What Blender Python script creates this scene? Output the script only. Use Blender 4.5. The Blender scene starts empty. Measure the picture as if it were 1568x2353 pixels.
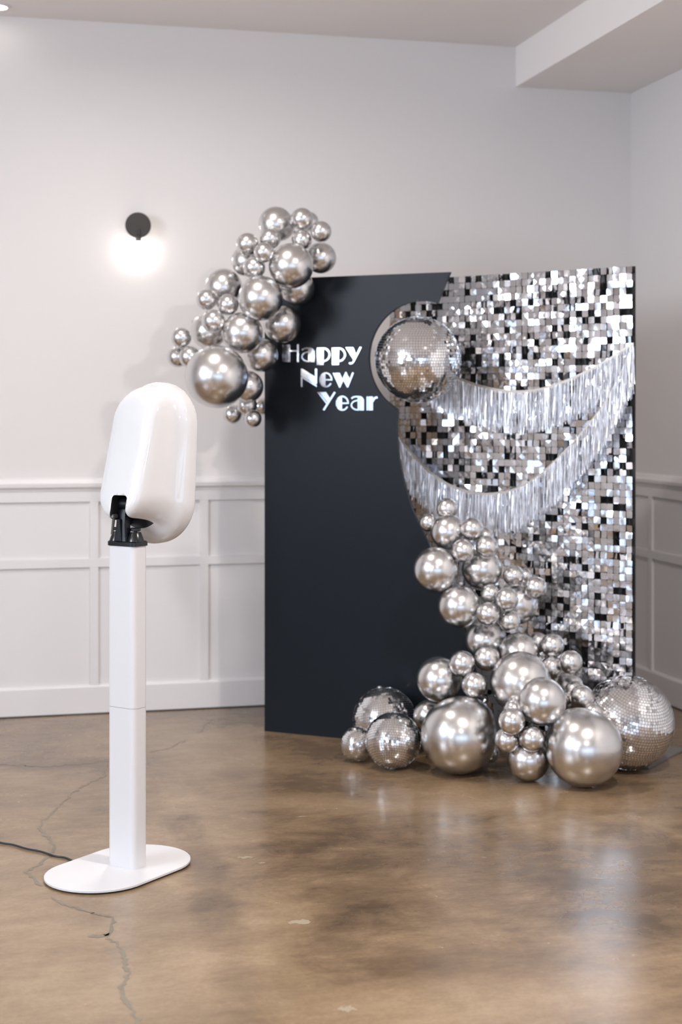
import bpy, bmesh, math, random
from math import sin, cos, pi, radians, atan2, sqrt
from mathutils import Vector, Matrix
random.seed(7)
sc = bpy.context.scene
COL = sc.collection

# ------------------------------------------------------------------ frame of reference
# "camera frame": X right, Y depth, Z up, camera above the origin.
# "room frame" (the world): back wall on y=0, right wall on x=0, floor on z=0.
F, HOR, HC = 3500.0, 940.0, 1.52
TH = atan2(1, 4.06)
CX, CY = 1.583, 8.307
def W(X, Y, Z=0.0):
    dx, dy = X - CX, Y - CY
    return Vector((dx*cos(TH) + dy*sin(TH), -dx*sin(TH) + dy*cos(TH), Z))
def P(px, py, Y):
    return W((px - 784)/F*Y, Y, HC + (HOR - py)/F*Y)
def FL(px, py, z=0.0):
    Y = F*(HC - z)/(py - HOR)
    return W((px - 784)/F*Y, Y, z)

# ------------------------------------------------------------------ camera
cam = bpy.data.cameras.new('camera'); camo = bpy.data.objects.new('camera', cam); COL.objects.link(camo)
cam.sensor_fit = 'VERTICAL'; cam.sensor_height = 36.0; cam.sensor_width = 24.0
cam.lens = F/2353*36.0
cam.shift_y = -(2353/2 - HOR)/2353
camo.location = W(0, 0, HC); camo.rotation_euler = (pi/2, 0, -TH)
cam.dof.use_dof = True; cam.dof.focus_distance = 5.0; cam.dof.aperture_fstop = 2.5
cam.clip_start = 0.05
sc.camera = camo

# ------------------------------------------------------------------ world, exposure
wd = bpy.data.worlds.new('world'); sc.world = wd; wd.use_nodes = True
bg = wd.node_tree.nodes['Background']; bg.inputs[0].default_value = (.62, .76, 1, 1); bg.inputs[1].default_value = 1.0
vs = sc.view_settings
vs.view_transform = 'Standard'; vs.look = 'None'; vs.gamma = 1.0; vs.use_curve_mapping = False
vs.exposure = 0.28
sc.cycles.use_denoising = True
sc.cycles.max_bounces = 8; sc.cycles.diffuse_bounces = 4; sc.cycles.glossy_bounces = 4
sc.cycles.use_adaptive_sampling = True; sc.cycles.adaptive_threshold = .025
sc.cycles.sample_clamp_indirect = 6.0; sc.cycles.blur_glossy = 0.6

# ------------------------------------------------------------------ lights of the room
RX, RY, RH = -7.6, -13.0, 3.457          # far room limits and ceiling height
WINS_REAR = [(-7.2, -5.0, .1, 2.5), (-4.6, -2.4, .1, 2.5), (-2.0, -.3, .1, 2.5)]           # x0,x1,z0,z1
WINS_LEFT = [(-5.7, -3.4, 2.1, 3.3), (-5.7, -3.4, .3, 2.0), (-9.6, -7.4, .8, 3.2)]              # y0,y1,z0,z1
def area(name, loc, rot, sx, sy, power, col, shape='RECTANGLE', spread=180):
    l = bpy.data.lights.new(name, 'AREA'); l.shape = shape; l.size = sx; l.size_y = sy
    l.energy = power; l.color = col; l.spread = radians(spread)
    o = bpy.data.objects.new(name, l); COL.objects.link(o); o.location = loc; o.rotation_euler = rot
    return o
DAY = (.70, .82, 1.0)
for i, (a, b, z0, z1) in enumerate(WINS_REAR):
    area('daylight', ((a+b)/2, RY - .06, (z0+z1)/2), (pi/2, 0, 0), b-a, z1-z0, 1.5*pi*(b-a)*(z1-z0), DAY)
for i, (a, b, z0, z1) in enumerate(WINS_LEFT):
    area('daylight', (RX - .06, (a+b)/2, (z0+z1)/2), (pi/2, 0, -pi/2), b-a, z1-z0, (205, .80*pi*(b-a)*(z1-z0), 55)[i], ((.84, .91, 1.0), (.66, .79, 1.0), (.84, .91, 1.0))[i])
WARM = (1.0, .93, .87)
DOWN = [(-.7, 5.9, 26), (1.2, 3.8, 70), (-3.2, 4.4, 6), (.9, -.6, 44), (-2.6, -.9, 44)]
for (X, Y, pw) in DOWN:
    p = W(X, Y, RH - .02)
    area('ceiling_downlight_glow', p, (0, 0, 0), .16, .16, pw, WARM, 'DISK', 170)

# ------------------------------------------------------------------ materials
def lin(c):
    return tuple(((v/255)/12.92 if v/255 <= .04045 else ((v/255+.055)/1.055)**2.4) for v in c)
def mat(name, col, rough=.5, metal=0.0, spec=.5, bump=0, bscale=60, var=0, vscale=4, coat=0):
    m = bpy.data.materials.new(name); m.use_nodes = True
    nt = m.node_tree; b = nt.nodes['Principled BSDF']
    b.inputs['Base Color'].default_value = (*col, 1); b.inputs['Roughness'].default_value = rough
    b.inputs['Metallic'].default_value = metal; b.inputs['Specular IOR Level'].default_value = spec
    b.inputs['Coat Weight'].default_value = coat; b.inputs['Coat Roughness'].default_value = .05
    tc = nt.nodes.new('ShaderNodeTexCoord')
    if var:
        n = nt.nodes.new('ShaderNodeTexNoise'); n.inputs['Scale'].default_value = vscale; n.inputs['Detail'].default_value = 5
        r = nt.nodes.new('ShaderNodeMapRange'); r.inputs['To Min'].default_value = 1-var; r.inputs['To Max'].default_value = 1+var
        mx = nt.nodes.new('ShaderNodeMix'); mx.data_type = 'RGBA'; mx.blend_type = 'MULTIPLY'; mx.inputs['Factor'].default_value = 1
        mx.inputs['A'].default_value = (*col, 1)
        nt.links.new(tc.outputs['Object'], n.inputs['Vector']); nt.links.new(n.outputs['Fac'], r.inputs['Value'])
        nt.links.new(r.outputs['Result'], mx.inputs['B']); nt.links.new(mx.outputs['Result'], b.inputs['Base Color'])
    if bump:
        n = nt.nodes.new('ShaderNodeTexNoise'); n.inputs['Scale'].default_value = bscale; n.inputs['Detail'].default_value = 4
        bp = nt.nodes.new('ShaderNodeBump'); bp.inputs['Strength'].default_value = bump; bp.inputs['Distance'].default_value = .002
        nt.links.new(tc.outputs['Object'], n.inputs['Vector']); nt.links.new(n.outputs['Fac'], bp.inputs['Height'])
        nt.links.new(bp.outputs['Normal'], b.inputs['Normal'])
    return m
M_WALL = mat('wall_paint', (.70, .674, .668), .55, bump=.08, bscale=180, var=.012, vscale=1.2)
M_TRIM = mat('trim_paint', (.72, .70, .70), .38)
M_CEIL = mat('ceiling_paint', (.86, .82, .80), .7)
M_FRAME = mat('window_frame', (.05, .05, .055), .4)
M_WHITE = mat('white_gloss_plastic', (.66, .655, .665), .10, coat=.6)
M_STEEL = mat('white_powder_coat', (.67, .665, .68), .32, bump=.03, bscale=500)
M_RUB = mat('black_rubber', (.012, .012, .013), .6)
M_BLACK = mat('black_metal', (.006, .007, .009), .24, metal=.0, spec=.5)
M_ARM = mat('black_cast_plastic', (.004, .007, .012), .45, spec=.35)
M_LEVER = mat('dark_grey_plastic', (.07, .065, .06), .5)
M_SCREW = mat('screw_steel', (.45, .45, .45), .3, metal=1)
M_BOARD = mat('charcoal_board_paint', (.0065, .0092, .0135), .37, spec=.15, bump=.05, bscale=350)
M_WOOD = mat('bare_plywood', (.56, .40, .24), .55, var=.15, vscale=6)
M_BKWH = mat('board_back_paint', (.74, .73, .74), .5)
M_EDGE = mat('board_edge', (.01, .012, .014), .5)
M_BAL = mat('chrome_balloon', (.70, .69, .685), .25, metal=1)
M_MIR = mat('mirror_acrylic', (.78, .84, .94), .11, metal=1)
M_TILE = mat('sequin_silver', (.81, .825, .86), .10, metal=1, bump=.12, bscale=70)
M_DISC = mat('disco_mirror', (.92, .92, .93), .045, metal=1)
M_CORE = mat('disco_core', (.16, .16, .16), .5)
M_BACK = mat('sequin_backing', (.012, .012, .012), .5)
M_FRIN = mat('tinsel', (.88, .89, .93), .24, metal=.80)
M_TAPE = mat('tinsel_tape', (.45, .42, .39), .4, metal=.5)
M_SCON = mat('sconce_black', (.022, .02, .017), .42)
M_CABLE = mat('black_cable', (.02, .022, .022), .5)
M_CRACK = mat('crack_filler', lin((124, 115, 100)), .45, var=.12, vscale=30)
M_SCUFF = mat('scuff', lin((154, 140, 119)), .5, var=.15, vscale=60)
M_PLATE = mat('grey_steel_plate', (.16, .155, .15), .5)
def emis(name, col, s):
    m = bpy.data.materials.new(name); m.use_nodes = True; nt = m.node_tree
    b = nt.nodes['Principled BSDF']; b.inputs['Emission Color'].default_value = (*col, 1); b.inputs['Emission Strength'].default_value = s
    return m
M_BULB = emis('bulb_glow', (1, .93, .86), 24)
M_GLOW = emis('lamp_glow', (1, .93, .84), 12)

def floor_material():
    m = bpy.data.materials.new('stained_concrete'); m.use_nodes = True
    nt = m.node_tree; N = nt.nodes; L = nt.links; b = N['Principled BSDF']
    tc = N.new('ShaderNodeTexCoord')
    def noise(scale, detail, rough=.6, dist=0, sx=1, sy=1, rot=0):
        mp = N.new('ShaderNodeMapping'); mp.inputs['Scale'].default_value = (sx, sy, 1); mp.inputs['Rotation'].default_value = (0, 0, rot)
        n = N.new('ShaderNodeTexNoise'); n.inputs['Scale'].default_value = scale; n.inputs['Detail'].default_value = detail
        n.inputs['Roughness'].default_value = rough; n.inputs['Distortion'].default_value = dist
        L.new(tc.outputs['Object'], mp.inputs['Vector']); L.new(mp.outputs['Vector'], n.inputs['Vector']); return n.outputs['Fac']
    def math_(op, a, c=None):
        n = N.new('ShaderNodeMath'); n.operation = op
        for i, v in enumerate((a, c)):
            if v is None: continue
            if isinstance(v, (int, float)): n.inputs[i].default_value = v
            else: L.new(v, n.inputs[i])
        return n.outputs[0]
    big = noise(.9, 7, .62, .6); mid = noise(3.2, 8, .65, .4); fine = noise(60, 4, .7); grain = noise(13, 6, .7, .2, .6, 1.4, TH); streak = noise(2.2, 6, .6, .3, .35, 1.6, TH)
    v = math_('ADD', math_('MULTIPLY', big, .50), math_('MULTIPLY', mid, .32))
    v = math_('ADD', v, math_('MULTIPLY', streak, .18))
    v = math_('ADD', v, math_('MULTIPLY', math_('SUBTRACT', grain, .5), .22))
    warp = math_('SUBTRACT', mid, .5)
    # stains with outlines of their own, one also painting the board's shadow: centre, half-axes, turn, strength (positive = darker)
    for (px, py, rx, ry, rot, amt) in STAINS_SHADE:
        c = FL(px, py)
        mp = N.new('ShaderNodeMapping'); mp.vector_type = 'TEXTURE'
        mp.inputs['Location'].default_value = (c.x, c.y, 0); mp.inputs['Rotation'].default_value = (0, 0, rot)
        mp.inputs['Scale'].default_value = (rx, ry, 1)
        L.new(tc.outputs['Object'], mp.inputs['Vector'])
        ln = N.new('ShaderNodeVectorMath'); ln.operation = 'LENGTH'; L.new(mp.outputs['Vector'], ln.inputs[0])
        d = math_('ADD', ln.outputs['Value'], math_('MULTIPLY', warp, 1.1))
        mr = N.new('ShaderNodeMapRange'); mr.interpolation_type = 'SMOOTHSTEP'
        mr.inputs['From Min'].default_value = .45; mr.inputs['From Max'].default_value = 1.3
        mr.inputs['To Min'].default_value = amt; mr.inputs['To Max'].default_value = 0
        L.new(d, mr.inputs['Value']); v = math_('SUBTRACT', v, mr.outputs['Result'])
    cr = N.new('ShaderNodeValToRGB'); e = cr.color_ramp.elements
    e[0].position = .28; e[0].color = (*lin((76, 60, 45)), 1)
    e[1].position = .66; e[1].color = (*lin((163, 140, 112)), 1)
    for pos, c in ((.42, (114, 94, 73)), (.52, (140, 117, 91))):
        q = cr.color_ramp.elements.new(pos); q.color = (*lin(c), 1)
    L.new(v, cr.inputs['Fac'])
    mr = N.new('ShaderNodeMapRange'); mr.inputs['From Min'].default_value = .3; mr.inputs['From Max'].default_value = .7
    mr.inputs['To Min'].default_value = .83; mr.inputs['To Max'].default_value = 1.0; L.new(fine, mr.inputs['Value'])
    mx = N.new('ShaderNodeMix'); mx.data_type = 'RGBA'; mx.blend_type = 'MULTIPLY'; mx.inputs['Factor'].default_value = 1
    L.new(cr.outputs['Color'], mx.inputs['A']); L.new(mr.outputs['Result'], mx.inputs['B'])
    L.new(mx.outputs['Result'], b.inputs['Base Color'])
    mr2 = N.new('ShaderNodeMapRange'); mr2.inputs['To Min'].default_value = .16; mr2.inputs['To Max'].default_value = .34
    L.new(mid, mr2.inputs['Value']); L.new(mr2.outputs['Result'], b.inputs['Roughness'])
    bp = N.new('ShaderNodeBump'); bp.inputs['Strength'].default_value = .10; bp.inputs['Distance'].default_value = .004
    L.new(mid, bp.inputs['Height']); L.new(bp.outputs['Normal'], b.inputs['Normal'])
    b.inputs['Specular IOR Level'].default_value = .55
    return m
STAINS_SHADE = [(1169, 2004, .90, .60, -TH, .075), (700, 1935, .26, .13, -TH+.5, .07), (490, 2070, .95, .085, radians(86.5), .10),
          (1530, 2010, .42, .75, -TH, .10), (820, 2140, .10, .30, -TH-.4, .06), (650, 2090, .14, .55, -TH-.25, -.05),  # first: dark right-hand patch, brown stain plus painted shadow of the board
          (150, 2200, .6, .35, 0, -.03), (520, 1760, .4, .4, .3, -.05), (840, 1790, .9, .18, -.25, .06),
          (430, 1900, .10, .2, 0, .05), (1050, 2310, .55, .20, 0, -.11), (900, 1850, .6, .10, -TH, -.05)]

# ------------------------------------------------------------------ mesh helpers
class MB:
    def __init__(s): s.v = []; s.f = []
    def add(s, vs, fs):
        o = len(s.v); s.v += [tuple(p) for p in vs]; s.f += [[i+o for i in f] for f in fs]; return s
    def box(s, x0, x1, y0, y1, z0, z1):
        return s.add([(x0,y0,z0),(x1,y0,z0),(x1,y1,z0),(x0,y1,z0),(x0,y0,z1),(x1,y0,z1),(x1,y1,z1),(x0,y1,z1)],
              [(3,2,1,0),(4,5,6,7),(0,1,5,4),(1,2,6,5),(2,3,7,6),(3,0,4,7)])
    def loft(s, rings, cap=True):
        n = len(rings[0]); o = len(s.v)
        for r in rings: s.v += [tuple(p) for p in r]
        for k in range(len(rings)-1):
            for i in range(n):
                j = (i+1) % n; s.f.append([o+k*n+i, o+k*n+j, o+(k+1)*n+j, o+(k+1)*n+i])
        if cap:
            s.f.append([o+i for i in range(n)][::-1]); s.f.append([o+(len(rings)-1)*n+i for i in range(n)])
        return s
    def tube(s, pts, r, n=10, cap=True):
        pts = [Vector(p) for p in pts]; rings = []
        rr = r if isinstance(r, (list, tuple)) else [r]*len(pts)
        up = Vector((0, 0, 1))
        for i, p in enumerate(pts):
            d = (pts[min(i+1, len(pts)-1)] - pts[max(i-1, 0)]).normalized()
            a = d.cross(up); a = a if a.length > 1e-4 else d.cross(Vector((1, 0, 0))); a.normalize(); b = a.cross(d)
            rings.append([p + a*(rr[i]*cos(2*pi*k/n)) + b*(rr[i]*sin(2*pi*k/n)) for k in range(n)])
        return s.loft(rings, cap)
    def lathe(s, prof, n=32, M=None, cap=True):
        M = M or Matrix.Identity(4)
        return s.loft([[M @ Vector((r*cos(2*pi*k/n), r*sin(2*pi*k/n), z)) for k in range(n)] for r, z in prof], cap)
    def build(s, name, m, parent=None, smooth=False, bevel=0, angle=None, link=True):
        me = bpy.data.meshes.new(name); me.from_pydata(s.v, [], s.f); me.update()
        bm = bmesh.new(); bm.from_mesh(me); bmesh.ops.recalc_face_normals(bm, faces=bm.faces)
        if bevel: bmesh.ops.bevel(bm, geom=[e for e in bm.edges if len(e.link_faces) == 2 and e.calc_face_angle(0) > .6], offset=bevel, segments=2, affect='EDGES', profile=.6)
        bm.to_mesh(me); bm.free()
        if smooth:
            me.polygons.foreach_set('use_smooth', [True]*len(me.polygons))
            if angle: me.set_sharp_from_angle(angle=radians(angle))
        me.materials.append(m)
        o = bpy.data.objects.new(name, me); COL.objects.link(o)
        if parent: o.parent = parent
        return o
def poly_prism(mb, pts, y0, y1):
    """pts in local (x,z), extruded along local y (y0 is the front)."""
    n = len(pts)
    mb.add([(x, y0, z) for x, z in pts] + [(x, y1, z) for x, z in pts],
           [list(range(n)), list(range(2*n-1, n-1, -1))] + [[i, (i+1) % n, (i+1) % n + n, i+n] for i in range(n)])
    return mb
def empty(name, loc, rz=0):
    o = bpy.data.objects.new(name, None); o.empty_display_size = .1; COL.objects.link(o)
    o.location = loc; o.rotation_euler = (0, 0, rz); return o
def tag(o, label, cat, group=None):
    o['label'] = label; o['category'] = cat
    if group: o['group'] = group
    return o
def struct(o, label=None):
    o['kind'] = 'structure'
    if label: o['label'] = label
    return o
class Plane:
    """vertical plane: origin in the camera frame and its direction angle there"""
    def __init__(s, X, Y, ang): s.X, s.Y, s.a = X, Y, ang; s.c, s.s = cos(ang), sin(ang)
    def uz(s, px, py):
        a = (px-784)/F; u = (a*s.Y - s.X)/(s.c - a*s.s); Y = s.Y + u*s.s
        return u, HC + (HOR - py)/F*Y
    def depth(s, px):
        return s.Y + s.uz(px, 0)[0]*s.s
    def root(s, name): return empty(name, W(s.X, s.Y, 0), s.a - TH)

# ------------------------------------------------------------------ room shell
def shell():
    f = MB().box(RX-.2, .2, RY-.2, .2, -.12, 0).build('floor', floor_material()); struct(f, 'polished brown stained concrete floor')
    # cracks filled with grey mortar, and pale scuffs
    def ribbon(pts, w, name='crack', h=.0006, m=M_CRACK):
        rnd = random.Random(len(pts)*7+int(w*1e5)); w *= 1.45
        dense = []
        for a, b in zip(pts, pts[1:]):
            n = max(2, int(math.dist(a, b)/4.5))
            for i in range(n):
                t = i/n; dense.append((a[0]*(1-t)+b[0]*t + rnd.gauss(0, 2.6), a[1]*(1-t)+b[1]*t + rnd.gauss(0, 1.1)))
        dense.append(pts[-1])
        q = [FL(*p) for p in dense]; mb = MB(); vs = []; fs = []
        for i, p in enumerate(q):
            d = (q[min(i+1, len(q)-1)] - q[max(i-1, 0)]).normalized(); nrm = Vector((-d.y, d.x, 0))
            e = .15 if i in (0, len(q)-1) else 1
            vs += [p + nrm*w*rnd.uniform(.12, 1.0)*e + Vector((0, 0, h)), p - nrm*w*rnd.uniform(.12, 1.0)*e + Vector((0, 0, h))]
        for i in range(len(q)-1): fs.append([2*i, 2*i+1, 2*i+3, 2*i+2])
        return mb.add(vs, fs).build(name, m, f)
    ribbon([(242,1745),(243,1768),(237,1785),(205,1800),(170,1820),(145,1845),(125,1862),(100,1885),(88,1900)], .006)
    ribbon([(88,1900),(100,1915),(118,1935),(126,1950),(108,1970),(95,1985),(62,2003),(75,2017),(99,2036)], .0075)
    ribbon([(120,2062),(150,2080),(190,2090),(215,2100),(258,2108),(264,2120),(255,2140),(248,2154)], .006)
    ribbon([(248,2154),(267,2168),(280,2182),(285,2210),(295,2235),(282,2265),(278,2290),(300,2312),(318,2348),(324,2400)], .0075)
    ribbon([(256,2148),(232,2150),(203,2153)], .013)
    ribbon([(-20,1756),(60,1760),(110,1762),(170,1757),(240,1750),(252,1748)], .0035)
    ribbon([(397,1718),(408,1709),(425,1699)], .004); ribbon([(452,1688),(470,1668),(500,1650)], .003)
    ribbon([(342,1728),(380,1722),(400,1716)], .002)
    def scuff(px, py, a, b, seed):
        rnd = random.Random(seed); c = FL(px, py, .0005); n = 18
        MB().add([c + Vector((a*cos(2*pi*i/n)*rnd.uniform(.4, 1), b*sin(2*pi*i/n)*rnd.uniform(.3, 1), 0)) for i in range(n)], [list(range(n))]).build('scuff', M_SCUFF, f)
    scuff(490, 1853, .02, .012, 1); scuff(565, 1970, .035, .02, 2); scuff(690, 2118, .05, .028, 3); scuff(800, 2318, .03, .03, 4); scuff(600, 1983, .018, .008, 5); scuff(695, 1876, .03, .006, 6)

    # walls; openings only in the two walls behind and to the left of the viewer
    wb = struct(MB().box(RX-.2, .2, 0, .15, 0, RH+.1).build('wall_back', M_WALL), 'pale grey painted wall with panelled wainscot')
    wr = struct(MB().box(0, .15, RY-.2, 0, 0, RH+.1).build('wall_right', M_WALL), 'pale grey painted side wall with wainscot')
    def holed(name, along_x, lim, pos, holes):
        mb = MB(); cuts = sorted(holes)
        def bx(a, b, z0, z1):
            mb.box(a, b, pos-.15, pos, z0, z1) if along_x else mb.box(pos-.15, pos, a, b, z0, z1)
        cur = lim[0]
        for a, b in sorted({(h[0], h[1]) for h in cuts}):
            bx(cur, a, 0, RH+.1); cur = b; zc = 0
            for h in sorted([h for h in cuts if h[0] == a], key=lambda h: h[2]):
                bx(a, b, zc, h[2]); zc = h[3]
            bx(a, b, zc, RH+.1)
        bx(cur, lim[1], 0, RH+.1)
        o = struct(mb.build(name, M_WALL)); return o
    holed('wall_front', True, (RX-.2, .2), RY, WINS_REAR)
    holed('wall_left', False, (RY-.2, .2), RX, WINS_LEFT)
    k = 0
    for holes, ax in ((WINS_REAR, True), (WINS_LEFT, False)):
        for (a, b, z0, z1) in holes:
            k += 1; mb = MB(); t = .03
            def bx(p, q, r0, r1):
                mb.box(p, q, RY-.04, RY+.02, r0, r1) if ax else mb.box(RX-.04, RX+.02, p, q, r0, r1)
            bx(a-.05, a+t, z0, z1); bx(b-t, b+.05, z0, z1); bx(a-.05, b+.05, z1-t, z1+.05); bx(a-.05, b+.05, z0-.05, z0+t)
            for i in (1, 2): m_ = a + (b-a)*i/3; bx(m_-.02, m_+.02, z0, z1)
            bx(a, b, z0 + (z1-z0)*.62, z0 + (z1-z0)*.62 + .03)
            struct(mb.build('window_%d' % k, M_FRAME))
    struct(MB().box(RX-.2, .2, RY-.2, .2, RH, RH+.15).build('ceiling', M_CEIL), 'smooth off-white ceiling')
    struct(MB().box(-.669, 0, RY, 0, 3.243, RH).build('ceiling_soffit', M_CEIL, bevel=.003), 'boxed soffit running along the right wall')

    # wainscot: panels, stiles and rails are pieces of the wall
    def wains(parent, tr, length, stiles, side):
        def bx(name, a, b, d0, d1, z0, z1, bev=.0015, m=M_TRIM):
            mb = MB().box(a, b, d0, d1, z0, z1)
            mb.v = [tr(*p) for p in mb.v]
            return mb.build(name, m, parent, bevel=bev)
        st = [0] + stiles + [length]
        for s in stiles:
            bx('stile', s-.0215, s+.0215, 0, .016, .144, 1.06)
        bx('mid_rail', 0, length, 0, .0165, .731, .775); bx('top_rail', 0, length, 0, .0165, 1.058, 1.12)
        for a, b in zip(st, st[1:]):
            a2 = a + (.0215 if a > 0 else 0); b2 = b - .0215
            bx('panel', a2, b2, -.002, .0035, .144, .731, 0); bx('panel', a2, b2, -.002, .0035, .775, 1.058, 0)
        # cap moulding with a stepped profile
        prof = [(0, 1.112), (.020, 1.112), (.022, 1.122), (.034, 1.132), (.036, 1.148), (.020, 1.152), (.012, 1.172), (0, 1.178)]
        mb = MB(); mb.loft([[tr(a, d, z) for d, z in prof] for a in (0, length)]); mb.build('chair_rail', M_TRIM, parent, smooth=True, angle=35)
        prof = [(0, 0), (.022, 0), (.022, .134), (.016, .144), (0, .144)]
        mb = MB(); mb.loft([[tr(a, d, z) for d, z in prof] for a in (0, length)]); struct(mb.build('baseboard_' + side, M_TRIM, None))
        prof = [(0, 0), (.026, 0), (.026, .006), (0, .006)]
        mb = MB(); mb.loft([[tr(a, d, z) for d, z in prof] for a in (0, length)]); mb.build('floor_seam', M_RUB, parent)
    wains(wb, lambda a, d, z: (-a, -d, z), 7.6, [.133 + .554*i for i in range(14)], 'back')
    wains(wr, lambda a, d, z: (-d, -a, z), 13.0, [.268 + .554*i for i in range(23)], 'right')
shell()

# recessed downlight that peeks in at the upper left of the picture
def downlight():
    p = W(-1.650, 7.32, RH)
    r = empty('recessed_downlight', p); tag(r, 'small glowing recessed downlight in the ceiling by the back wall', 'ceiling light')
    MB().lathe([(.062, 0), (.062, -.006), (.046, -.008), (.046, 0)], 32).build('trim_ring', M_TRIM, r, smooth=True, angle=30)
    MB().lathe([(.044, -.003), (.044, -.0045)], 32).build('lens', M_GLOW, r)
downlight()

# ------------------------------------------------------------------ wall sconce
def sconce():
    r = empty('wall_sconce', (-2.69, 0, 2.437)); tag(r, 'round black wall sconce glowing downward on the back wall', 'wall lamp')
    R = Matrix.Rotation(pi/2, 4, 'X')      # local z -> -y (into the room)
    MB().lathe([(.0, .075), (.060, .075), (.064, .071), (.064, .065), (.060, .062), (0, .062)], 48, R, cap=False).build('disc_shade', M_SCON, r, smooth=True, angle=30)
    MB().lathe([(.035, 0), (.035, .012), (.03, .015), (.012, .018), (.012, .063)], 32, R).build('wall_mount', M_SCON, r, smooth=True, angle=30)
    MB().lathe([(.006, -.02), (.006, -.05), (.0115, -.055), (.0125, -.070), (.0105, -.070), (.009, -.058)], 24, Matrix.Translation((.003, -.082, 0)), cap=True).build('nozzle', M_SCON, r, smooth=True, angle=30)
    T = Matrix.Translation((.003, -.05, 0))
    MB().lathe([(.011, -.03), (.014, -.05), (.014, -.076), (.010, -.080)], 24, T).build('lamp_socket', M_SCON, r, smooth=True, angle=30)
    MB().lathe([(.010, -.079), (.014, -.090), (.022, -.108), (.025, -.124), (.021, -.141), (.011, -.150), (.001, -.152)], 28, T).build('bulb', M_BULB, r, smooth=True)
sconce()

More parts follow.
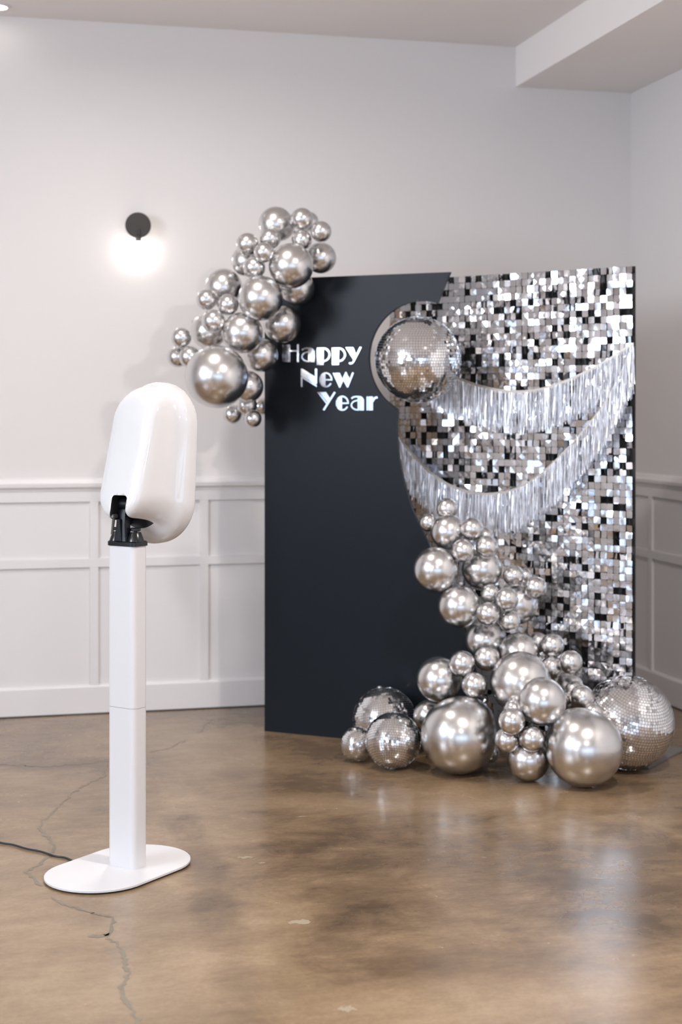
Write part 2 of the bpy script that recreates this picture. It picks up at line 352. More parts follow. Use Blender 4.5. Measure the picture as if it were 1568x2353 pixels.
# ------------------------------------------------------------------ black backdrop board with the lettering
BOARD = Plane(-.361, 7.189, radians(-23.95))
SHIM = Plane(.2347, 7.267, radians(-36.3))
BH = 2.133
def smooth_path(pts, n=6):
    out = []
    for i in range(len(pts)-1):
        p0 = pts[max(i-1, 0)]; p1 = pts[i]; p2 = pts[i+1]; p3 = pts[min(i+2, len(pts)-1)]
        for k in range(n):
            t = k/n
            out.append(tuple(.5*((2*p1[j]) + (-p0[j]+p2[j])*t + (2*p0[j]-5*p1[j]+4*p2[j]-p3[j])*t*t + (-p0[j]+3*p1[j]-3*p2[j]+p3[j])*t**3) for j in range(len(p1))))
    out.append(tuple(pts[-1])); return out
def board():
    r = BOARD.root('backdrop_board'); tag(r, 'tall charcoal black backdrop board with wavy cut edge and mirrored greeting lettering', 'backdrop')
    B = BOARD.uz
    tip = (B(1035, 625)[0], BH)
    edge = [tip] + [B(*p) for p in smooth_path([(1035,625),(1019,662),(1005,697)], 4)[1:]]
    c0 = B(968, 822); rad = .256
    a0 = atan2(B(1005,697)[1]-c0[1], B(1005,697)[0]-c0[0]); a1 = atan2(B(914,940)[1]-c0[1], B(914,940)[0]-c0[0]) + 2*pi
    n = 48; e0 = B(1005,697); e1 = B(914,940)
    r0 = math.dist(e0, c0); r1 = math.dist(e1, c0)
    for i in range(1, n):
        t = i/n; a = a0 + (a1-a0)*t; rr = r0*(1-t)+r1*t; rr = rr + (rad-rr)*min(1, min(t, 1-t)*5)
        edge.append((c0[0]+rr*cos(a), c0[1]+rr*sin(a)))
    edge += [B(*p) for p in smooth_path([(914,940),(912,985),(917,1050),(930,1112),(950,1175),(977,1232),(1003,1285),(1030,1350),(1056,1420),(1080,1490),(1098,1570),(1108,1650),(1112,1722)], 5)]
    edge[-1] = (edge[-1][0], .0)
    pts = [(0, 0), (0, BH)] + edge
    # front and back faces from a triangulated outline, rim in a darker edge colour
    bm = bmesh.new(); vs = [bm.verts.new((x, 0, z)) for x, z in pts]; f = bm.faces.new(vs)
    ext = bmesh.ops.extrude_face_region(bm, geom=[f]); bmesh.ops.translate(bm, vec=(0, .02, 0), verts=[v for v in ext['geom'] if isinstance(v, bmesh.types.BMVert)])
    bmesh.ops.recalc_face_normals(bm, faces=bm.faces)
    for fc in bm.faces: fc.material_index = (0 if fc.normal.y < 0 else 2) if abs(fc.normal.y) > .9 else 1
    bmesh.ops.triangulate(bm, faces=[fc for fc in bm.faces if len(fc.verts) > 4])
    me = bpy.data.meshes.new('panel'); bm.to_mesh(me); bm.free(); me.materials.append(M_BOARD); me.materials.append(M_EDGE); me.materials.append(M_BKWH)
    o = bpy.data.objects.new('panel', me); COL.objects.link(o); o.parent = r
    # rear braces that let it stand
    for u in (.06, .25, .43):
        MB().box(u, u+.07, .021, .045, 0, 2.0).build('rear_brace', M_WOOD, r)
    for z in (.35, 1.2, 1.9):
        MB().box(.06, .50 if z > 1 else .8, .0455, .065, z, z+.06).build('rear_brace', M_WOOD, r)
    # lettering
    K = 250/1568
    def C(p): return B(640 + p[0]*K, 770 + p[1]*K)
    class Let:
        def __init__(s): s.mb = MB(); s.k = 0
        def poly(s, pts):
            s.k += 1; poly_prism(s.mb, [C(p) for p in pts], -.005 - .00012*s.k, -.0004); return s
        def rect(s, x0, x1, y0, y1): return s.poly([(x0,y0),(x1,y0),(x1,y1),(x0,y1)])
        def stroke(s, pts, w):
            L_, R_ = [], []
            for i, p in enumerate(pts):
                a = pts[max(i-1, 0)]; b = pts[min(i+1, len(pts)-1)]; d = math.dist(a, b); nx, ny = -(b[1]-a[1])/d, (b[0]-a[0])/d
                L_.append((p[0]+nx*w/2, p[1]+ny*w/2)); R_.append((p[0]-nx*w/2, p[1]-ny*w/2))
            for i in range(len(pts)-1): 
                s.k += 1; poly_prism(s.mb, [C(q) for q in (L_[i], L_[i+1], R_[i+1], R_[i])], -.005, -.0004)
            return s
        def arc(s, cx, cy, rx, ry, a0, a1, w, n=18):
            return s.stroke([(cx+rx*cos(radians(a0+(a1-a0)*i/n)), cy+ry*sin(radians(a0+(a1-a0)*i/n))) for i in range(n+1)], w)
        def done(s, word, tilt=0.0):
            # a few letters, shaped proud at the left, mirror the lit room past the balloons
            xm = max(p[0] for p in s.mb.v)
            s.mb.v = [(x, y - math.tan(radians(tilt))*(xm - x) if y < -.001 else y, z) for x, y, z in s.mb.v]
            o = s.mb.build('letter', M_MIR, r); o['label'] = 'mirrored silver letter ' + word
    Let().rect(78,101,138,388).rect(108,185,138,388).stroke([(185,229),(278,229)],18).rect(277,302,132,388).done('capital H', 8)
    def la(ox, oy, h, word):
        l = Let()
        top = oy; bot = oy+h
        l.rect(ox-5, ox+17, top+22, bot)
        l.poly([(ox+23,top),(ox+45,top+3),(ox+66,top+18),(ox+84,top+46),(ox+86,top+70),(ox+86,bot),(ox+23,bot)])
        l.arc(ox, bot-76, 96, 68, 90, 270, 19); l.stroke([(ox-95,top+34),(ox-72,top+16),(ox-35,top+7),(ox+23,top+9)], 22); l.done(word)
    la(443, 182, 206, 'a in the first word'); la(1155, 880, 206, 'a in the last word')
    def lp(x, w):
        Let().rect(x, x+20, 183, 431).rect(x+26, x+w, 183, 431).arc(x+w-2, 283, 88, 91, -90, 90, 23).done('p')
    lp(562, 96); lp(778, 102)
    Let().poly([(978,178),(1000,178),(1106,356),(1097,374)]).poly([(1008,178),(1084,178),(1134,288),(1110,346)]).stroke([(1193,174),(1090,380),(1072,403),(1050,410),(1026,402)],25).done('y')
    Let().rect(340,362,600,748).poly([(340,485),(362,485),(556,612),(556,712),(340,584)]).poly([(342,592),(558,722),(560,748),(372,628)]).rect(537,564,485,700).done('capital N', 5)
    def le(cx, cy, word):
        l = Let(); rx, ry = 84, 98
        seg = lambda xa, xb, n=8: ([(xa+(xb-xa)*i/n, cy - ry*1.1*sqrt(max(0, 1-((xa+(xb-xa)*i/n-cx)/(rx*1.1))**2))) for i in range(n+1)]
                                 + [(xb+(xa-xb)*i/n, cy + ry*1.1*sqrt(max(0, 1-((xb+(xa-xb)*i/n-cx)/(rx*1.1))**2))) for i in range(n+1)])
        l.poly(seg(cx-90, cx-76)); l.poly(seg(cx-70, cx-4))
        l.arc(cx, cy, rx, ry, -95, 0, 21); l.stroke([(cx-4, cy), (cx+94, cy)], 19); l.arc(cx, cy, rx, ry, 95, 30, 21); l.done(word)
    le(690, 645, 'e in the middle word'); le(928, 982, 'e in the last word')
    Let().poly([(788,545),(812,545),(898,728),(886,756)]).poly([(820,545),(890,545),(934,640),(902,716)]).stroke([(985,535),(886,754)],22).poly([(985,540),(1038,632),(1012,706),(950,612)]).poly([(944,622),(1008,716),(1000,756),(936,642)]).stroke([(1084,540),(1000,752)],24).done('w')
    Let().poly([(568,822),(592,822),(720,990),(712,1008)]).poly([(600,822),(696,822),(762,928),(728,980)]).stroke([(822,822),(660,1082)],27).done('capital Y', 1.5)
    Let().rect(1278,1298,885,1085).rect(1305,1370,885,1085).stroke([(1366,958),(1380,925),(1405,902),(1436,898)],30).done('r')
board()

# ------------------------------------------------------------------ shimmer wall of hanging square sequins
TP, NC, NR = .0300, 42, 71
def shimmer():
    r = SHIM.root('shimmer_wall'); tag(r, 'shimmer wall of silver square sequins standing behind the black board', 'backdrop')
    Wd = NC*TP
    MB().box(-.004, Wd+.003, .012, .021, 0.0, BH).build('backing_panel', M_BACK, r)
    # hook grid: pins that carry the sequins
    g = MB()
    for c in range(NC):
        g.box((c+.5)*TP-.0008, (c+.5)*TP+.0008, .0095, .012, 0.01, BH)
        for q in range(NR):
            z = BH - q*TP - .0045; x = (c+.5)*TP
            g.box(x-.0014, x+.0014, -.0022, .0118, z-.0014, z+.0014)
    o = g.build('hook_grid', M_EDGE, r); o['kind'] = 'stuff'
    # one sequin: thin bevel-cornered square, slightly dished, hung from its top edge
    def tile_geo(dish):
        h = TP*.485; cnr = h*.18; ring = []
        for (sx, sz, fl) in ((1,1,0),(-1,1,1),(-1,-1,0),(1,-1,1)):
            a = (sx*h, sz*(h-cnr)); b = (sx*(h-cnr), sz*h)
            ring += [b, a] if fl else [a, b]
        ring = sorted(ring, key=lambda p: atan2(p[1], p[0]))
        v = [(x, dish*(x*x+z*z)/(2*h*h), z) for x, z in ring] + [(0, 0, 0)] 
        f = [[8, (i+1) % 8, i] for i in range(8)]
        return v, f
    rnd = random.Random(11)
    def xf(c, q):
        # most hang flat, a share are swung about their hook
        x = (c+.5)*TP; z = BH - q*TP
        k = rnd.random(); blk = sin(c*.9+q*.35)*cos(q*.55-c*.2)
        if k < .60 - .12*blk: yaw = rnd.gauss(0, 3.2); pit = rnd.gauss(-.5, 2.4)
        elif k < .78: yaw = rnd.gauss(0, 12); pit = rnd.gauss(0, 6)
        else: yaw = rnd.choice((-1, 1))*rnd.uniform(35, 68); pit = rnd.gauss(0, 6)
        M = Matrix.Translation((x, -.004-.002*rnd.random(), z-.0015)) @ Matrix.Rotation(radians(yaw), 4, 'Z') @ Matrix.Rotation(radians(pit), 4, 'X') @ Matrix.Rotation(radians(rnd.gauss(0, 1.2)), 4, 'Y') @ Matrix.Translation((0, 0, -TP*.485))
        return M
    pool = []
    for d in (-.0006, .0, .0005, .0010, -.0012):
        v, f = tile_geo(d); me = bpy.data.meshes.new('sequin'); me.from_pydata(v, [], f); me.update(); me.materials.append(M_TILE)
        if abs(d) > 0: me.polygons.foreach_set('use_smooth', [True]*8)
        pool.append((v, f, me))
    ns = 0; rest = MB(); smooth = []
    for c in range(NC-1, -1, -1):
        for q in range(NR):
            M = xf(c, q); v, f, me = rnd.choice(pool)
            z = BH - (q+.5)*TP
            hidden = (z < .42) or (c < NC-1 and 1.36 < z < 1.74)
            if ns < 300 and not hidden:
                o = bpy.data.objects.new('sequin', me); COL.objects.link(o); o.parent = r; o.matrix_local = M; ns += 1
            else:
                rest.add([M @ Vector(p) for p in v], f)
    o = rest.build('sequin_field', M_TILE, r, smooth=False); o['kind'] = 'stuff'
    # steel foot lying on the floor at the right end
    a = [W(1.02, 6.60), W(1.30, 6.43), W(1.545, 6.80), W(1.265, 6.97)]
    inv = r.matrix_basis.inverted() if r.matrix_basis else Matrix.Identity(4)
    M = Matrix.Translation(r.location) @ Matrix.Rotation(r.rotation_euler.z, 4, 'Z'); inv = M.inverted()
    vs = [inv @ p for p in a]
    MB().add([(p.x, p.y, z) for z in (.0005, .008) for p in vs], [(3,2,1,0),(4,5,6,7),(0,1,5,4),(1,2,6,5),(2,3,7,6),(3,0,4,7)]).build('foot_plate', M_PLATE, r, bevel=.001)
shimmer()

# ------------------------------------------------------------------ tinsel fringe garlands
def garland(path, off, length, seed, label):
    rnd = random.Random(seed)
    pl = Plane(SHIM.X - off*sin(-SHIM.a)*1.0, SHIM.Y - off*cos(SHIM.a), SHIM.a)
    pts = smooth_path([pl.uz(*p) for p in path], 10)
    r = pl.root('fringe_garland'); tag(r, label, 'garland', 'tinsel fringe garlands on the shimmer wall')
    # header tape
    mb = MB(); vs = []; fs = []
    for i, (u, z) in enumerate(pts):
        vs += [(u, -.0015, z+.006), (u, -.0015, z-.012), (u, .0015, z-.012), (u, .0015, z+.006)]
    for i in range(len(pts)-1):
        for k in range(4): fs.append([4*i+k, 4*i+(k+1) % 4, 4*i+4+(k+1) % 4, 4*i+4+k])
    mb.add(vs, fs).build('header_tape', M_TAPE, r)
    # strands
    cum = [0]
    for a, b in zip(pts, pts[1:]): cum.append(cum[-1] + math.dist(a, b))
    n = int(cum[-1]/.0011); fr = MB(); j = 0
    for i in range(n):
        s = cum[-1]*rnd.random(); j = next(k for k in range(len(cum)) if cum[k] >= s); j = max(j, 1)
        t = (s-cum[j-1])/(cum[j]-cum[j-1]+1e-9); u = pts[j-1][0]*(1-t)+pts[j][0]*t; z = pts[j-1][1]*(1-t)+pts[j][1]*t
        w = rnd.uniform(.0008, .0016); y = rnd.uniform(-.012, .006); ln = length*rnd.uniform(.84, 1.03); tw = rnd.uniform(0, pi); dr = rnd.gauss(0, .005); db = rnd.gauss(-.004, .007)
        seg = 4; vs = []
        for k in range(seg+1):
            q = k/seg; a = tw + q*rnd.uniform(-.9, .9); wob = rnd.gauss(0, .0012)*(q > 0)
            cu = u + dr*q + wob; cy = y + db*q + rnd.gauss(0, .0012)
            vs += [(cu - w*cos(a), cy - w*sin(a), z - .004 - ln*q), (cu + w*cos(a), cy + w*sin(a), z - .004 - ln*q)]
        fr.add(vs, [[2*k, 2*k+1, 2*k+3, 2*k+2] for k in range(seg)])
    o = fr.build('fringe', M_FRIN, r); o['kind'] = 'stuff'
garland([(905,742),(925,775),(965,820),(1010,850),(1055,870),(1100,886),(1150,897),(1195,900),(1240,895),(1290,880),(1340,858),(1390,832),(1430,806),(1457,790)], .035, .185, 3,
        'upper silver tinsel fringe garland, swagged from the hanging disco ball')
garland([(905,985),(918,1003),(950,1046),(1000,1094),(1050,1122),(1100,1134),(1140,1134),(1185,1124),(1240,1092),(1300,1036),(1345,985),(1385,935),(1422,868),(1457,792)], .06, .185, 5,
        'lower silver tinsel fringe garland, swagged down to the balloons')

# ------------------------------------------------------------------ disco balls
def disco(px, py, rpx, Y, tile, tilt, label, ring=False):
    R = rpx*Y/F; c = P(px, py, Y)
    if not ring: c.z = max(c.z, R) if abs(c.z-R) > .02 else R
    r = empty('disco_ball', c - Vector((0, 0, R))); tag(r, label, 'disco ball', 'mirrored disco balls')
    T = Matrix.Translation((0, 0, R)) @ Matrix.Rotation(tilt[1] - TH, 4, 'Z') @ Matrix.Rotation(tilt[0], 4, 'X')
    MB().lathe([(max(.0005, (R-.0022)*sin(pi*i/24)), -(R-.0022)*cos(pi*i/24)) for i in range(25)], 48, T).build('core', M_CORE, r, smooth=True)
    rnd = random.Random(int(px)); mb = MB(); nr = int(pi*R/tile)
    for i in range(1, nr):
        th0 = pi*(i+.07)/nr; th1 = pi*(i+.93)/nr; thm = (th0+th1)/2
        nc = max(5, int(2*pi*R*sin(thm)/tile))
        ph = rnd.random(); rt = rnd.gauss(0, .028)
        for j in range(nc):
            a0 = 2*pi*(j+.07+ph)/nc; a1 = 2*pi*(j+.93+ph)/nc; am = (a0+a1)/2
            nrm = Vector((sin(thm)*cos(am), sin(thm)*sin(am), cos(thm)))
            e1 = Vector((-sin(am), cos(am), 0)); e2 = nrm.cross(e1)
            big = 1.0 if rnd.random() < .9 else 3.0
            nn = (nrm + e1*rnd.gauss(0, .018)*big + e2*(rt + rnd.gauss(0, .018)*big)).normalized(); f1 = (e1 - nn*e1.dot(nn)).normalized(); f2 = nn.cross(f1)
            wx = R*sin(thm)*(a1-a0)/2; wy = R*(th1-th0)/2; p = nrm*R
            top = [p + f1*sx*wx + f2*sy*wy for sx, sy in ((-1,-1),(1,-1),(1,1),(-1,1))]
            bot = [q - nn*.003 for q in top]
            mb.add([T @ q for q in top+bot], [(0,1,2,3),(0,4,5,1),(1,5,6,2),(2,6,7,3),(3,7,4,0)])
    o = mb.build('mirror_tiles', M_DISC, r); o['kind'] = 'stuff'
    capm = MB().lathe([(.012, R-.003), (.012, R+.004), (.007, R+.007), (.0005, R+.007)], 24, T @ Matrix.Translation((0, 0, 0))); capm.build('end_cap', M_SCREW, r, smooth=True, angle=30)
    if ring:
        MB().tube([T @ Vector((.010*cos(a), 0, R+.016+.010*sin(a))) for a in [2*pi*i/20 for i in range(21)]], .0013, 8).build('hanging_ring', M_SCREW, r, smooth=True)
        MB().tube([T @ Vector((0, 0, R+.026)), T @ Vector((0, .10, R+.12)), T @ Vector((0, .30, BH - c.z - .003))], .0007, 6).build('hanging_line', M_TAPE, r)
    return r
disco(961, 826.5, 99, 6.84, .0125, (.06, 0), 'large hanging disco ball in the round cutout of the black board', ring=True)
disco(1442, 1660.5, 107, 6.433, .0125, (.42, .55), 'large disco ball on the floor at the right, below the shimmer wall')
disco(884, 1651, 72.5, 6.775, .0108, (-.30, .5), 'medium disco ball on the floor leaning on the black board')
disco(904, 1701, 64, 6.448, .0106, (-.50, -.15), 'medium disco ball in front, beside the big floor balloon')
disco(823, 1711, 39.5, 6.575, .0092, (.35, -.6), 'smallest disco ball, leftmost on the floor by the board')

# ------------------------------------------------------------------ balloons
def balloon_mesh():
    prof = []
    n = 22
    for i in range(n+1):
        a = pi*i/n; z = cos(a); rr = sin(a)
        if z < 0: z *= 1 + .10*(-z)**2; rr *= 1 - .05*(-z)
        prof.append((max(rr, .0006), z))
    prof[-1] = (.055, -1.09)
    me = MB().lathe(prof, 40).build('silver_balloon', M_BAL, smooth=True)
    kn = MB().lathe([(.055, -1.085), (.075, -1.11), (.055, -1.135), (.05, -1.14), (.11, -1.19), (.10, -1.195), (.02, -1.16)], 16).build('knot', M_BAL, smooth=True)
    a, b = me.data, kn.data; bpy.data.objects.remove(me); bpy.data.objects.remove(kn); return a, b
UP = [  # px, py, r px, start depth, label
 (634.6,515.8,41,7.05,'large silver balloon at the very top of the upper cluster'),
 (694.4,503.5,26,6.95,'small silver balloon, uppermost small one, right of the top balloon'),
 (710,509,22.5,7.06,'small silver balloon peeking out behind the uppermost small one'),
 (738,532.3,24.3,6.92,'small silver balloon at the upper right tip of the upper cluster'),
 (693.6,551.5,23.3,6.93,'small silver balloon tucked between the three right-hand balloons at the top'),
 (737.4,592.6,36,7.05,'medium silver balloon at the right of the upper cluster, above the board edge'),
 (669,611,52,6.85,'large silver balloon overlapping the top edge of the black board'),
 (568.8,561,26,6.93,'small silver balloon, upper left one of the four in the upper cluster'),
 (620.9,548.7,24.5,6.95,'small silver balloon just below the topmost large balloon'),
 (606.9,580,23.3,6.84,'small silver balloon in the middle of the upper group of four'),
 (584.7,614.5,26,6.87,'small silver balloon, lowest of the upper group of four'),
 (567.4,599.4,35.6,7.08,'medium silver balloon behind the upper group of four small ones'),
 (514,659.8,43,7.06,'large silver balloon at the left, halfway up the upper cluster'),
 (599,685,52,6.85,'large silver balloon in the centre of the upper cluster'),
 (682.6,661,40.6,7.02,'medium silver balloon against the top left of the black board'),
 (475,688.6,24,6.93,'small silver balloon, left of the middle trio in the upper cluster'),
 (491,682,20,7.04,'small silver balloon mostly hidden behind the middle trio'),
 (524,700,24.7,6.90,'small silver balloon, right of the middle trio in the upper cluster'),
 (490.6,738,27,6.87,'small silver balloon, lowest of the middle trio in the upper cluster'),
 (479.7,761,41,7.06,'large silver balloon half hidden above the biggest upper balloon'),
 (556.5,764.8,48,6.87,'large silver balloon directly above right of the biggest upper balloon'),
 (648.3,744.8,43.5,7.02,'medium silver balloon on the board, above the first greeting letter'),
 (416.6,776,23.5,6.95,'small silver balloon, upper one of the far left trio'),
 (408.4,820,24,7.00,'small silver balloon, farthest left of the upper cluster'),
 (435.8,820,25,6.93,'small silver balloon touching the left of the biggest upper balloon'),
 (599.8,816,39.5,7.03,'medium silver balloon beside the first greeting letter'),
 (498,865,73,6.78,'biggest silver balloon of the upper cluster, above the white booth'),
 (568.8,888.7,37,7.03,'medium silver balloon behind the lower right of the biggest upper balloon'),
 (534.5,952,22,7.09,'small silver balloon, lower left one below the biggest upper balloon'),
 (567.4,931,24,7.07,'small silver balloon, upper one of the trio below the biggest balloon'),
 (581,962,20.5,7.04,'small silver balloon, lowest of the upper cluster by the board edge'),
 (603,934,20,7.265,'small silver balloon tucked behind the left edge of the black board'),
]
LOW = [
 (1027.6,1169,24.8,6.72,'small silver balloon at the very top of the lower cluster'),
 (985,1201,20.7,6.72,'small silver balloon at the upper left of the lower cluster, near the board edge'),
 (1031,1222,41,6.68,'large silver balloon, uppermost large one of the lower cluster'),
 (1085.7,1216,26.4,6.60,'small silver balloon, upper one of the trio under the lower garland'),
 (1113.7,1233,22,6.70,'small silver balloon half hidden behind the trio under the lower garland'),
 (1065,1265,27,6.55,'small silver balloon, lower left of the trio under the lower garland'),
 (1119.4,1257,26.5,6.58,'small silver balloon, right of the trio under the lower garland'),
 (1002.6,1309,52.5,6.58,'large silver balloon overlapping the wavy board edge, farthest left'),
 (1108,1307,47,6.66,'large silver balloon below the trio under the lower garland'),
 (1180.7,1323,24.6,6.62,'small silver balloon on the shimmer wall, left one of the right pair'),
 (1205.5,1324,19.5,6.70,'small silver balloon peeking out behind the right pair'),
 (1230.8,1350.5,26.3,6.62,'small silver balloon sticking out right against the sequins'),
 (1056,1393,49.5,6.55,'large silver balloon, second large one along the wavy board edge'),
 (1127.5,1365,23,6.56,'small silver balloon, upper left of the middle quartet, lower cluster'),
 (1165.4,1376.8,27,6.47,'small silver balloon, upper right of the middle quartet, lower cluster'),
 (1189.5,1386.7,48,6.63,'large silver balloon behind the middle quartet, lower cluster'),
 (1121.7,1411,27,6.47,'small silver balloon, lower left of the middle quartet, lower cluster'),
 (1171.5,1427,25,6.50,'small silver balloon, lower right of the middle quartet, lower cluster'),
 (1115.5,1470,46,6.60,'large silver balloon just below the middle quartet'),
 (1194,1499.7,47,6.56,'large silver balloon above the biggest raised balloon'),
 (1235.7,1476,24,6.66,'small silver balloon half hidden left of the upper right trio'),
 (1270,1483,27.7,6.55,'small silver balloon, top of the right-hand trio by the sequins'),
 (1118.7,1511,30,6.45,'small silver balloon, right one of the left-hand trio'),
 (1062.7,1524.7,30,6.42,'small silver balloon, left one of the left-hand trio'),
 (1090.7,1574,29.7,6.40,'small silver balloon, lowest of the left-hand trio'),
 (1010,1561,52,6.52,'large silver balloon in front of the black board above the floor balls'),
 (1196.5,1568,71,6.42,'biggest raised silver balloon in the middle of the lower cluster'),
 (1312,1522,27.5,6.50,'small silver balloon, rightmost of the right-hand trio by the sequins'),
 (1268,1534,26,6.50,'small silver balloon, lower left of the right-hand trio by the sequins'),
 (1307,1580,35,6.56,'medium silver balloon in shade under the right-hand trio'),
 (1246,1612,56,6.22,'large silver balloon above the right floor balloon'),
 (1322,1591,26.5,6.45,'small silver balloon behind the one beside the large disco ball'),
 (1337.6,1603,28.5,6.35,'small silver balloon beside the large floor disco ball'),
 (1055,1690,88,6.35,'giant silver balloon on the floor, left one, beside the disco balls'),
 (986,1645,36,6.62,'medium silver balloon behind the left giant balloon, by the disco balls'),
 (1177,1657,31,6.20,'small silver balloon, top of the trio between the giant balloons'),
 (1180,1632,23,6.30,'small silver balloon peeking out above the trio between the giants'),
 (1166,1700,29,6.20,'small silver balloon, lower left of the trio between the giants'),
 (1223,1697,30,6.15,'small silver balloon, lower right of the trio between the giants'),
 (1214,1745,49.5,6.226,'large silver balloon on the floor between the two giant balloons'),
 (1342.6,1718.6,89,6.132,'giant silver balloon on the floor, right one, nearest the viewer'),
 (1363,1639,24,6.32,'small silver balloon sliver behind the right giant balloon'),
 (1127,1731,21,6.48,'small silver balloon bulging out behind the left giant balloon'),
 (1290,1612,24,6.42,'small silver balloon sliver right of the large shaded balloon'),
]
FIX = {(1055,1690), (1342.6,1718.6), (1214,1745), (498,865), (603,934)}
def solve(B, upper):
    Y = [b[3] for b in B]; init = list(Y)
    def lim(b, y):
        r = b[2]*y/F
        if upper:
            if (b[0], b[1]) == (603, 934): return 9
            if b[0]+b[2] > 600 and b[1]+b[2] > 638: return BOARD.depth(b[0]) - r/cos(BOARD.a) - .004
            return BOARD.depth(b[0]) + .05
        m = SHIM.depth(b[0]) - r/cos(SHIM.a) - .012
        if b[0]-b[2] < 1075 and b[1] > 1230: m = min(m, BOARD.depth(b[0]) - r/cos(BOARD.a) - .004)
        return m
    for it in range(600):
        for i in range(len(B)):
            for j in range(i):
                a, c = B[i], B[j]
                ri, rj = a[2]*Y[i]/F, c[2]*Y[j]/F
                dx = (a[0]*Y[i]-c[0]*Y[j])/F - 784*(Y[i]-Y[j])/F; dz = ((HOR-a[1])*Y[i]-(HOR-c[1])*Y[j])/F; dy = Y[i]-Y[j]
                need = (.95*(ri+rj))**2 - dx*dx - dz*dz
                if need <= 0 or dy*dy >= need: continue
                push = (sqrt(need) - abs(dy))*.5
                s = 1 if (init[i] > init[j] or (init[i] == init[j] and i > j)) else -1
                fi, fj = (a[0], a[1]) in FIX, (c[0], c[1]) in FIX
                if s*dy < 0: push = abs(dy) + push
                if not fi: Y[i] += s*push*(.5 if not fj else 1)*.6
                if not fj: Y[j] -= s*push*(.5 if not fi else 1)*.6
        for i, b in enumerate(B):
            if (b[0], b[1]) not in FIX: Y[i] = min(Y[i], lim(b, Y[i]))
    return Y
def balloons():
    body, knot = balloon_mesh()
    for B, grp, upper in ((UP, 'balloons of the upper cluster on the black board', True), (LOW, 'balloons of the lower cluster spilling to the floor', False)):
        Ys = solve(B, upper)
        pts = [P(b[0], b[1], y) for b, y in zip(B, Ys)]
        back = W(0, 1) - W(0, 0)
        for b, y, c in zip(B, Ys, pts):
            R = b[2]*y/F
            o = bpy.data.objects.new('silver_balloon', body); COL.objects.link(o)
            near = sorted(pts, key=lambda q: (q-c).length)[1:5]
            core = sum(near, Vector())/len(near) + back*.12
            d = (core - c).normalized()
            if c.z - R < .02: d = (d + Vector((0, 0, .6))).normalized()
            o.rotation_mode = 'QUATERNION'; o.rotation_quaternion = d.to_track_quat('-Z', 'Y')
            o.location = c; o.scale = (R, R, R); tag(o, b[4], 'balloon', grp)
            k = bpy.data.objects.new('knot', knot); COL.objects.link(k); k.parent = o
balloons()

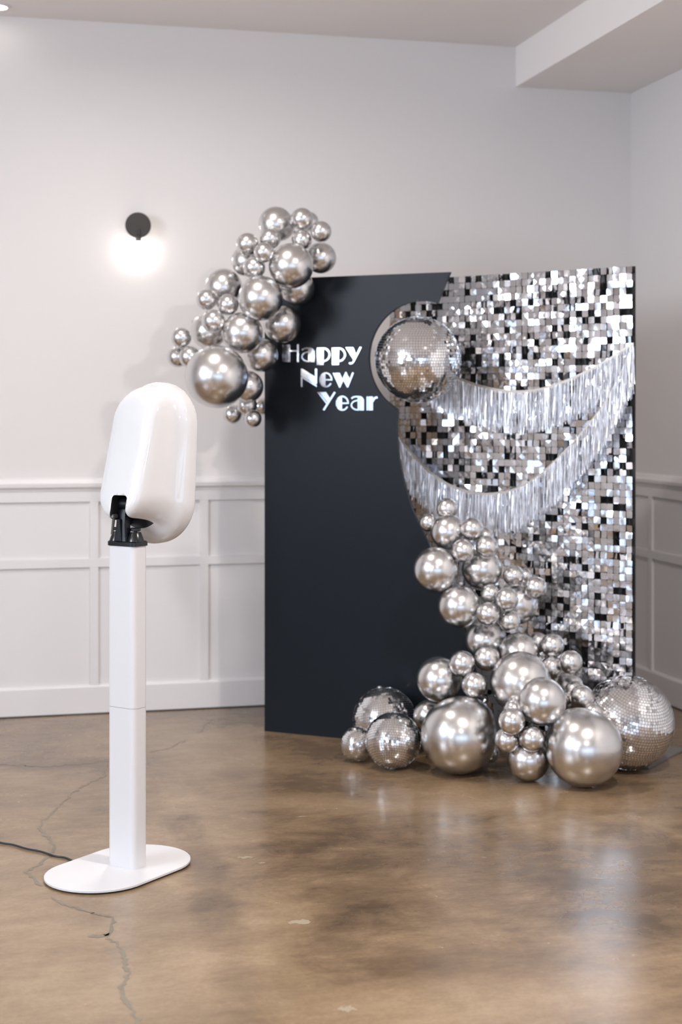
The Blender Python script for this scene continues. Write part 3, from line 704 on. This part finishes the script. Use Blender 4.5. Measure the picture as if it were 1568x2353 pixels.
# ------------------------------------------------------------------ white photo booth on its stand
def rrect(cx, cy, hx, hy, r, z, n=6):
    out = []
    for (sx, sy, a0) in ((1, 1, 0), (-1, 1, 90), (-1, -1, 180), (1, -1, 270)):
        for i in range(n+1):
            a = radians(a0 + 90*i/n); out.append((cx + sx*(hx-r) + r*cos(a), cy + sy*(hy-r) + r*sin(a), z))
    return out
def booth():
    ang = atan2(-.552, .834)
    r = empty('photo_booth', W(-.7325, 5.017), ang - TH); tag(r, 'white photo booth on a slim white floor stand, seen from behind', 'photo booth')
    hl, R = .095, .176       # stadium base: half distance of cap centres along y, cap radius
    def stad(Rr, z, n=40):
        return [(Rr*cos(a), (hl if sin(a) >= 0 else -hl) + Rr*sin(a), z) for a in [2*pi*(i+.5)/n for i in range(n)]]
    MB().loft([stad(R-.001, .006), stad(R, .0065), stad(R, .0125), stad(R-.0012, .0137)]).build('base_plate', M_STEEL, r, smooth=True, angle=40)
    MB().loft([stad(R-.008, .0), stad(R-.008, .006)]).build('rubber_pad', M_RUB, r)
    pc = (.014, .028); w, d = .0595, .035
    MB().loft([rrect(*pc, w, d, .019, .0137), rrect(*pc, w, d, .019, .5385)]).build('post_section', M_STEEL, r, smooth=True, angle=40)
    MB().loft([rrect(*pc, w-.0012, d-.0012, .021, .5385), rrect(*pc, w-.0012, d-.0012, .021, .5395)]).build('post_seam', M_RUB, r)
    MB().loft([rrect(*pc, w, d, .019, .5395), rrect(*pc, w, d, .019, 1.072)]).build('post_section', M_STEEL, r, smooth=True, angle=40)
    # mount
    fl = MB(); fl.loft([rrect(*pc, w+.004, d+.004, .02, 1.070), rrect(*pc, w+.004, d+.004, .02, 1.083), rrect(*pc, w+.001, d+.001, .02, 1.086)])
    fl = fl.build('mount_flange', M_BLACK, r, smooth=True, angle=30)
    for s in (-1, 1):
        x = pc[0] + s*.038
        MB().lathe([(.029, 1.084), (.028, 1.089), (.019, 1.113), (.017, 1.115), (.004, 1.115)], 32, Matrix.Translation((x, pc[1]-.004, 0))).build('cone_boss', M_BLACK, r, smooth=True, angle=30)
        kn = MB(); kn.lathe([(.0065, 1.114), (.0065, 1.1185)], 20, Matrix.Translation((x, pc[1]-.004, 0)))
        M = Matrix.Translation((x, pc[1]-.004, 0))
        prof = []
        rings = []
        for (rr, z) in ((.0145, 1.1185), (.0168, 1.1205), (.0168, 1.1275), (.0145, 1.1295)):
            rings.append([M @ Vector(((rr*(1+.06*cos(7*t)))*cos(t), (rr*(1+.06*cos(7*t)))*sin(t), z)) for t in [2*pi*i/42 for i in range(42)]])
        kn.loft(rings)
        kn.build('clamp_knob', M_BLACK, r, smooth=True, angle=35)
    # bracket arm: tapering web with side flanges
    y0 = pc[1]-.040; ax = pc[0]-.002
    arm = MB(); arm.loft([rrect(ax, y0+.020, .026, .018, .003, 1.086, 2), rrect(ax, y0+.020, .0215, .016, .003, 1.105, 2), rrect(ax, y0+.022, .0175, .015, .003, 1.14, 2), rrect(ax, y0+.026, .0165, .014, .003, 1.178, 2), rrect(ax, y0+.03, .0165, .012, .003, 1.195, 2)])
    arm = arm.build('bracket_arm', M_ARM, r, smooth=True, angle=30)
    wd_ = MB(); poly_prism(wd_, [(ax-.017, 1.087), (ax+.011, 1.087), (ax+.003, 1.158), (ax-.009, 1.158)], y0-.001, y0+.02); wd_.build('web', M_ARM, arm)
    Rx = Matrix.Translation((pc[0]+.012, y0+.030, 1.206)) @ Matrix.Rotation(pi/2, 4, 'Y')
    MB().lathe([(.019, -.031), (.021, -.029), (.021, .029), (.019, .031)], 36, Rx).build('hinge_barrel', M_BLACK, r, smooth=True, angle=30)
    lv = MB()
    la, lb = Vector((pc[0]-.019, y0-.006, 1.168)), Vector((pc[0]-.0235, y0-.010, 1.108))
    lv.tube([la + Vector((0, 0, .004)), la, la*.4+lb*.6, lb], [.0058, .0052, .0045, .0045], 12)
    Ry = Matrix.Translation(la) @ Matrix.Rotation(pi/2, 4, 'X')
    lv.lathe([(.0078, -.012), (.0078, .006), (.007, .0075)], 20, Ry)
    lv = lv.build('lever', M_LEVER, r, smooth=True, angle=35)
    MB().lathe([(.0046, .0065), (.0046, .0095), (.0025, .0095), (.0025, .0085)], 16, Ry).build('screw', M_SCREW, lv, smooth=True, angle=30)
    # head shell: lofted stadium sections from the front plate back to the wedge-shaped housing
    ox, zm = HEADX, 1.34
    secs = HEAD
    rings = []
    for (y, m, a, zt, zb) in secs:
        ring = []; n = 28
        for i in range(n+1):
            t = pi*i/n; ring.append((ox + a*cos(t), zt - a + a*sin(t)))
        for i in range(n+1):
            t = pi + pi*i/n; ring.append((ox + a*cos(t), zb + a + a*sin(t)))
        rings.append([(x, y + m*(z-zm), z) for x, z in ring])
    # resample the loft smoothly between the sections
    dense = []
    for i in range(len(rings)-1):
        for k in range(4):
            t = k/4; q0 = rings[max(i-1, 0)]; q1 = rings[i]; q2 = rings[i+1]; q3 = rings[min(i+2, len(rings)-1)]
            dense.append([tuple(.5*(2*b + (c-a)*t + (2*a-5*b+4*c-d_)*t*t + (3*b-a-3*c+d_)*t**3) for a, b, c, d_ in zip(A, B_, C_, D_)) for A, B_, C_, D_ in zip(q0, q1, q2, q3)])
    dense.append(rings[-1])
    head = MB(); head.loft(dense); head = head.build('head_shell', M_WHITE, None, smooth=True, angle=50)
    cx = pc[0]+.012; ct = MB()
    sl = [(cx-.034, 1.0), (cx+.034, 1.0)] 
    pr = []
    for (s, a0) in ((1, 0), (-1, 90)):
        for i in range(7):
            a = radians(a0 + 15*i); pr.append((cx + s*(.032-.012) + .012*cos(a), SLOT_TOP-.012 + .012*sin(a)))
    flare = [(cx-.031, 1.19), (cx-.036, 1.165), (cx-.05, 1.14), (cx-.075, 1.05), (cx+.075, 1.05), (cx+.05, 1.14), (cx+.036, 1.165), (cx+.031, 1.19)]
    poly_prism(ct, pr + flare, -.14, .088); ct = ct.build('cutter', M_RUB)
    md = head.modifiers.new('slot', 'BOOLEAN'); md.object = ct; md.operation = 'DIFFERENCE'; md.solver = 'EXACT'; md.material_mode = 'TRANSFER' if hasattr(md, 'material_mode') else None
    dg = bpy.context.evaluated_depsgraph_get(); me = bpy.data.meshes.new_from_object(head.evaluated_get(dg))
    head.modifiers.clear(); head.data = me; head.parent = r
    bpy.data.objects.remove(ct)
HEADX, SLOT_TOP = .014, 1.238
HEAD = [(.205,.05,.10,1.56,1.115),(.207,.05,.140,1.60,1.077),(.200,.05,.150,1.610,1.067),(.170,.05,.152,1.611,1.066),(.155,.06,.149,1.609,1.070),
        (.143,.08,.139,1.606,1.083),(.128,.11,.124,1.603,1.108),(.105,.15,.112,1.600,1.132),(.070,.20,.103,1.596,1.145),(.035,.25,.096,1.588,1.152),
        (.016,.27,.086,1.574,1.164),(.007,.28,.066,1.548,1.188),(.004,.28,.03,1.48,1.25)]
booth()

# power cable running to the base
def cable():
    px = [(-160,1902),(-80,1916),(0,1936),(30,1941),(60,1950),(95,1957),(125,1967),(150,1971),(172,1981),(200,1992)]
    pts = [FL(p[0], p[1], .0045) for p in px]
    q = smooth_path([tuple(p) for p in pts], 5)
    tag(MB().tube(q, .0036, 8).build('power_cable', M_CABLE, smooth=True), 'black power cable running over the floor to the booth base', 'cable')
cable()
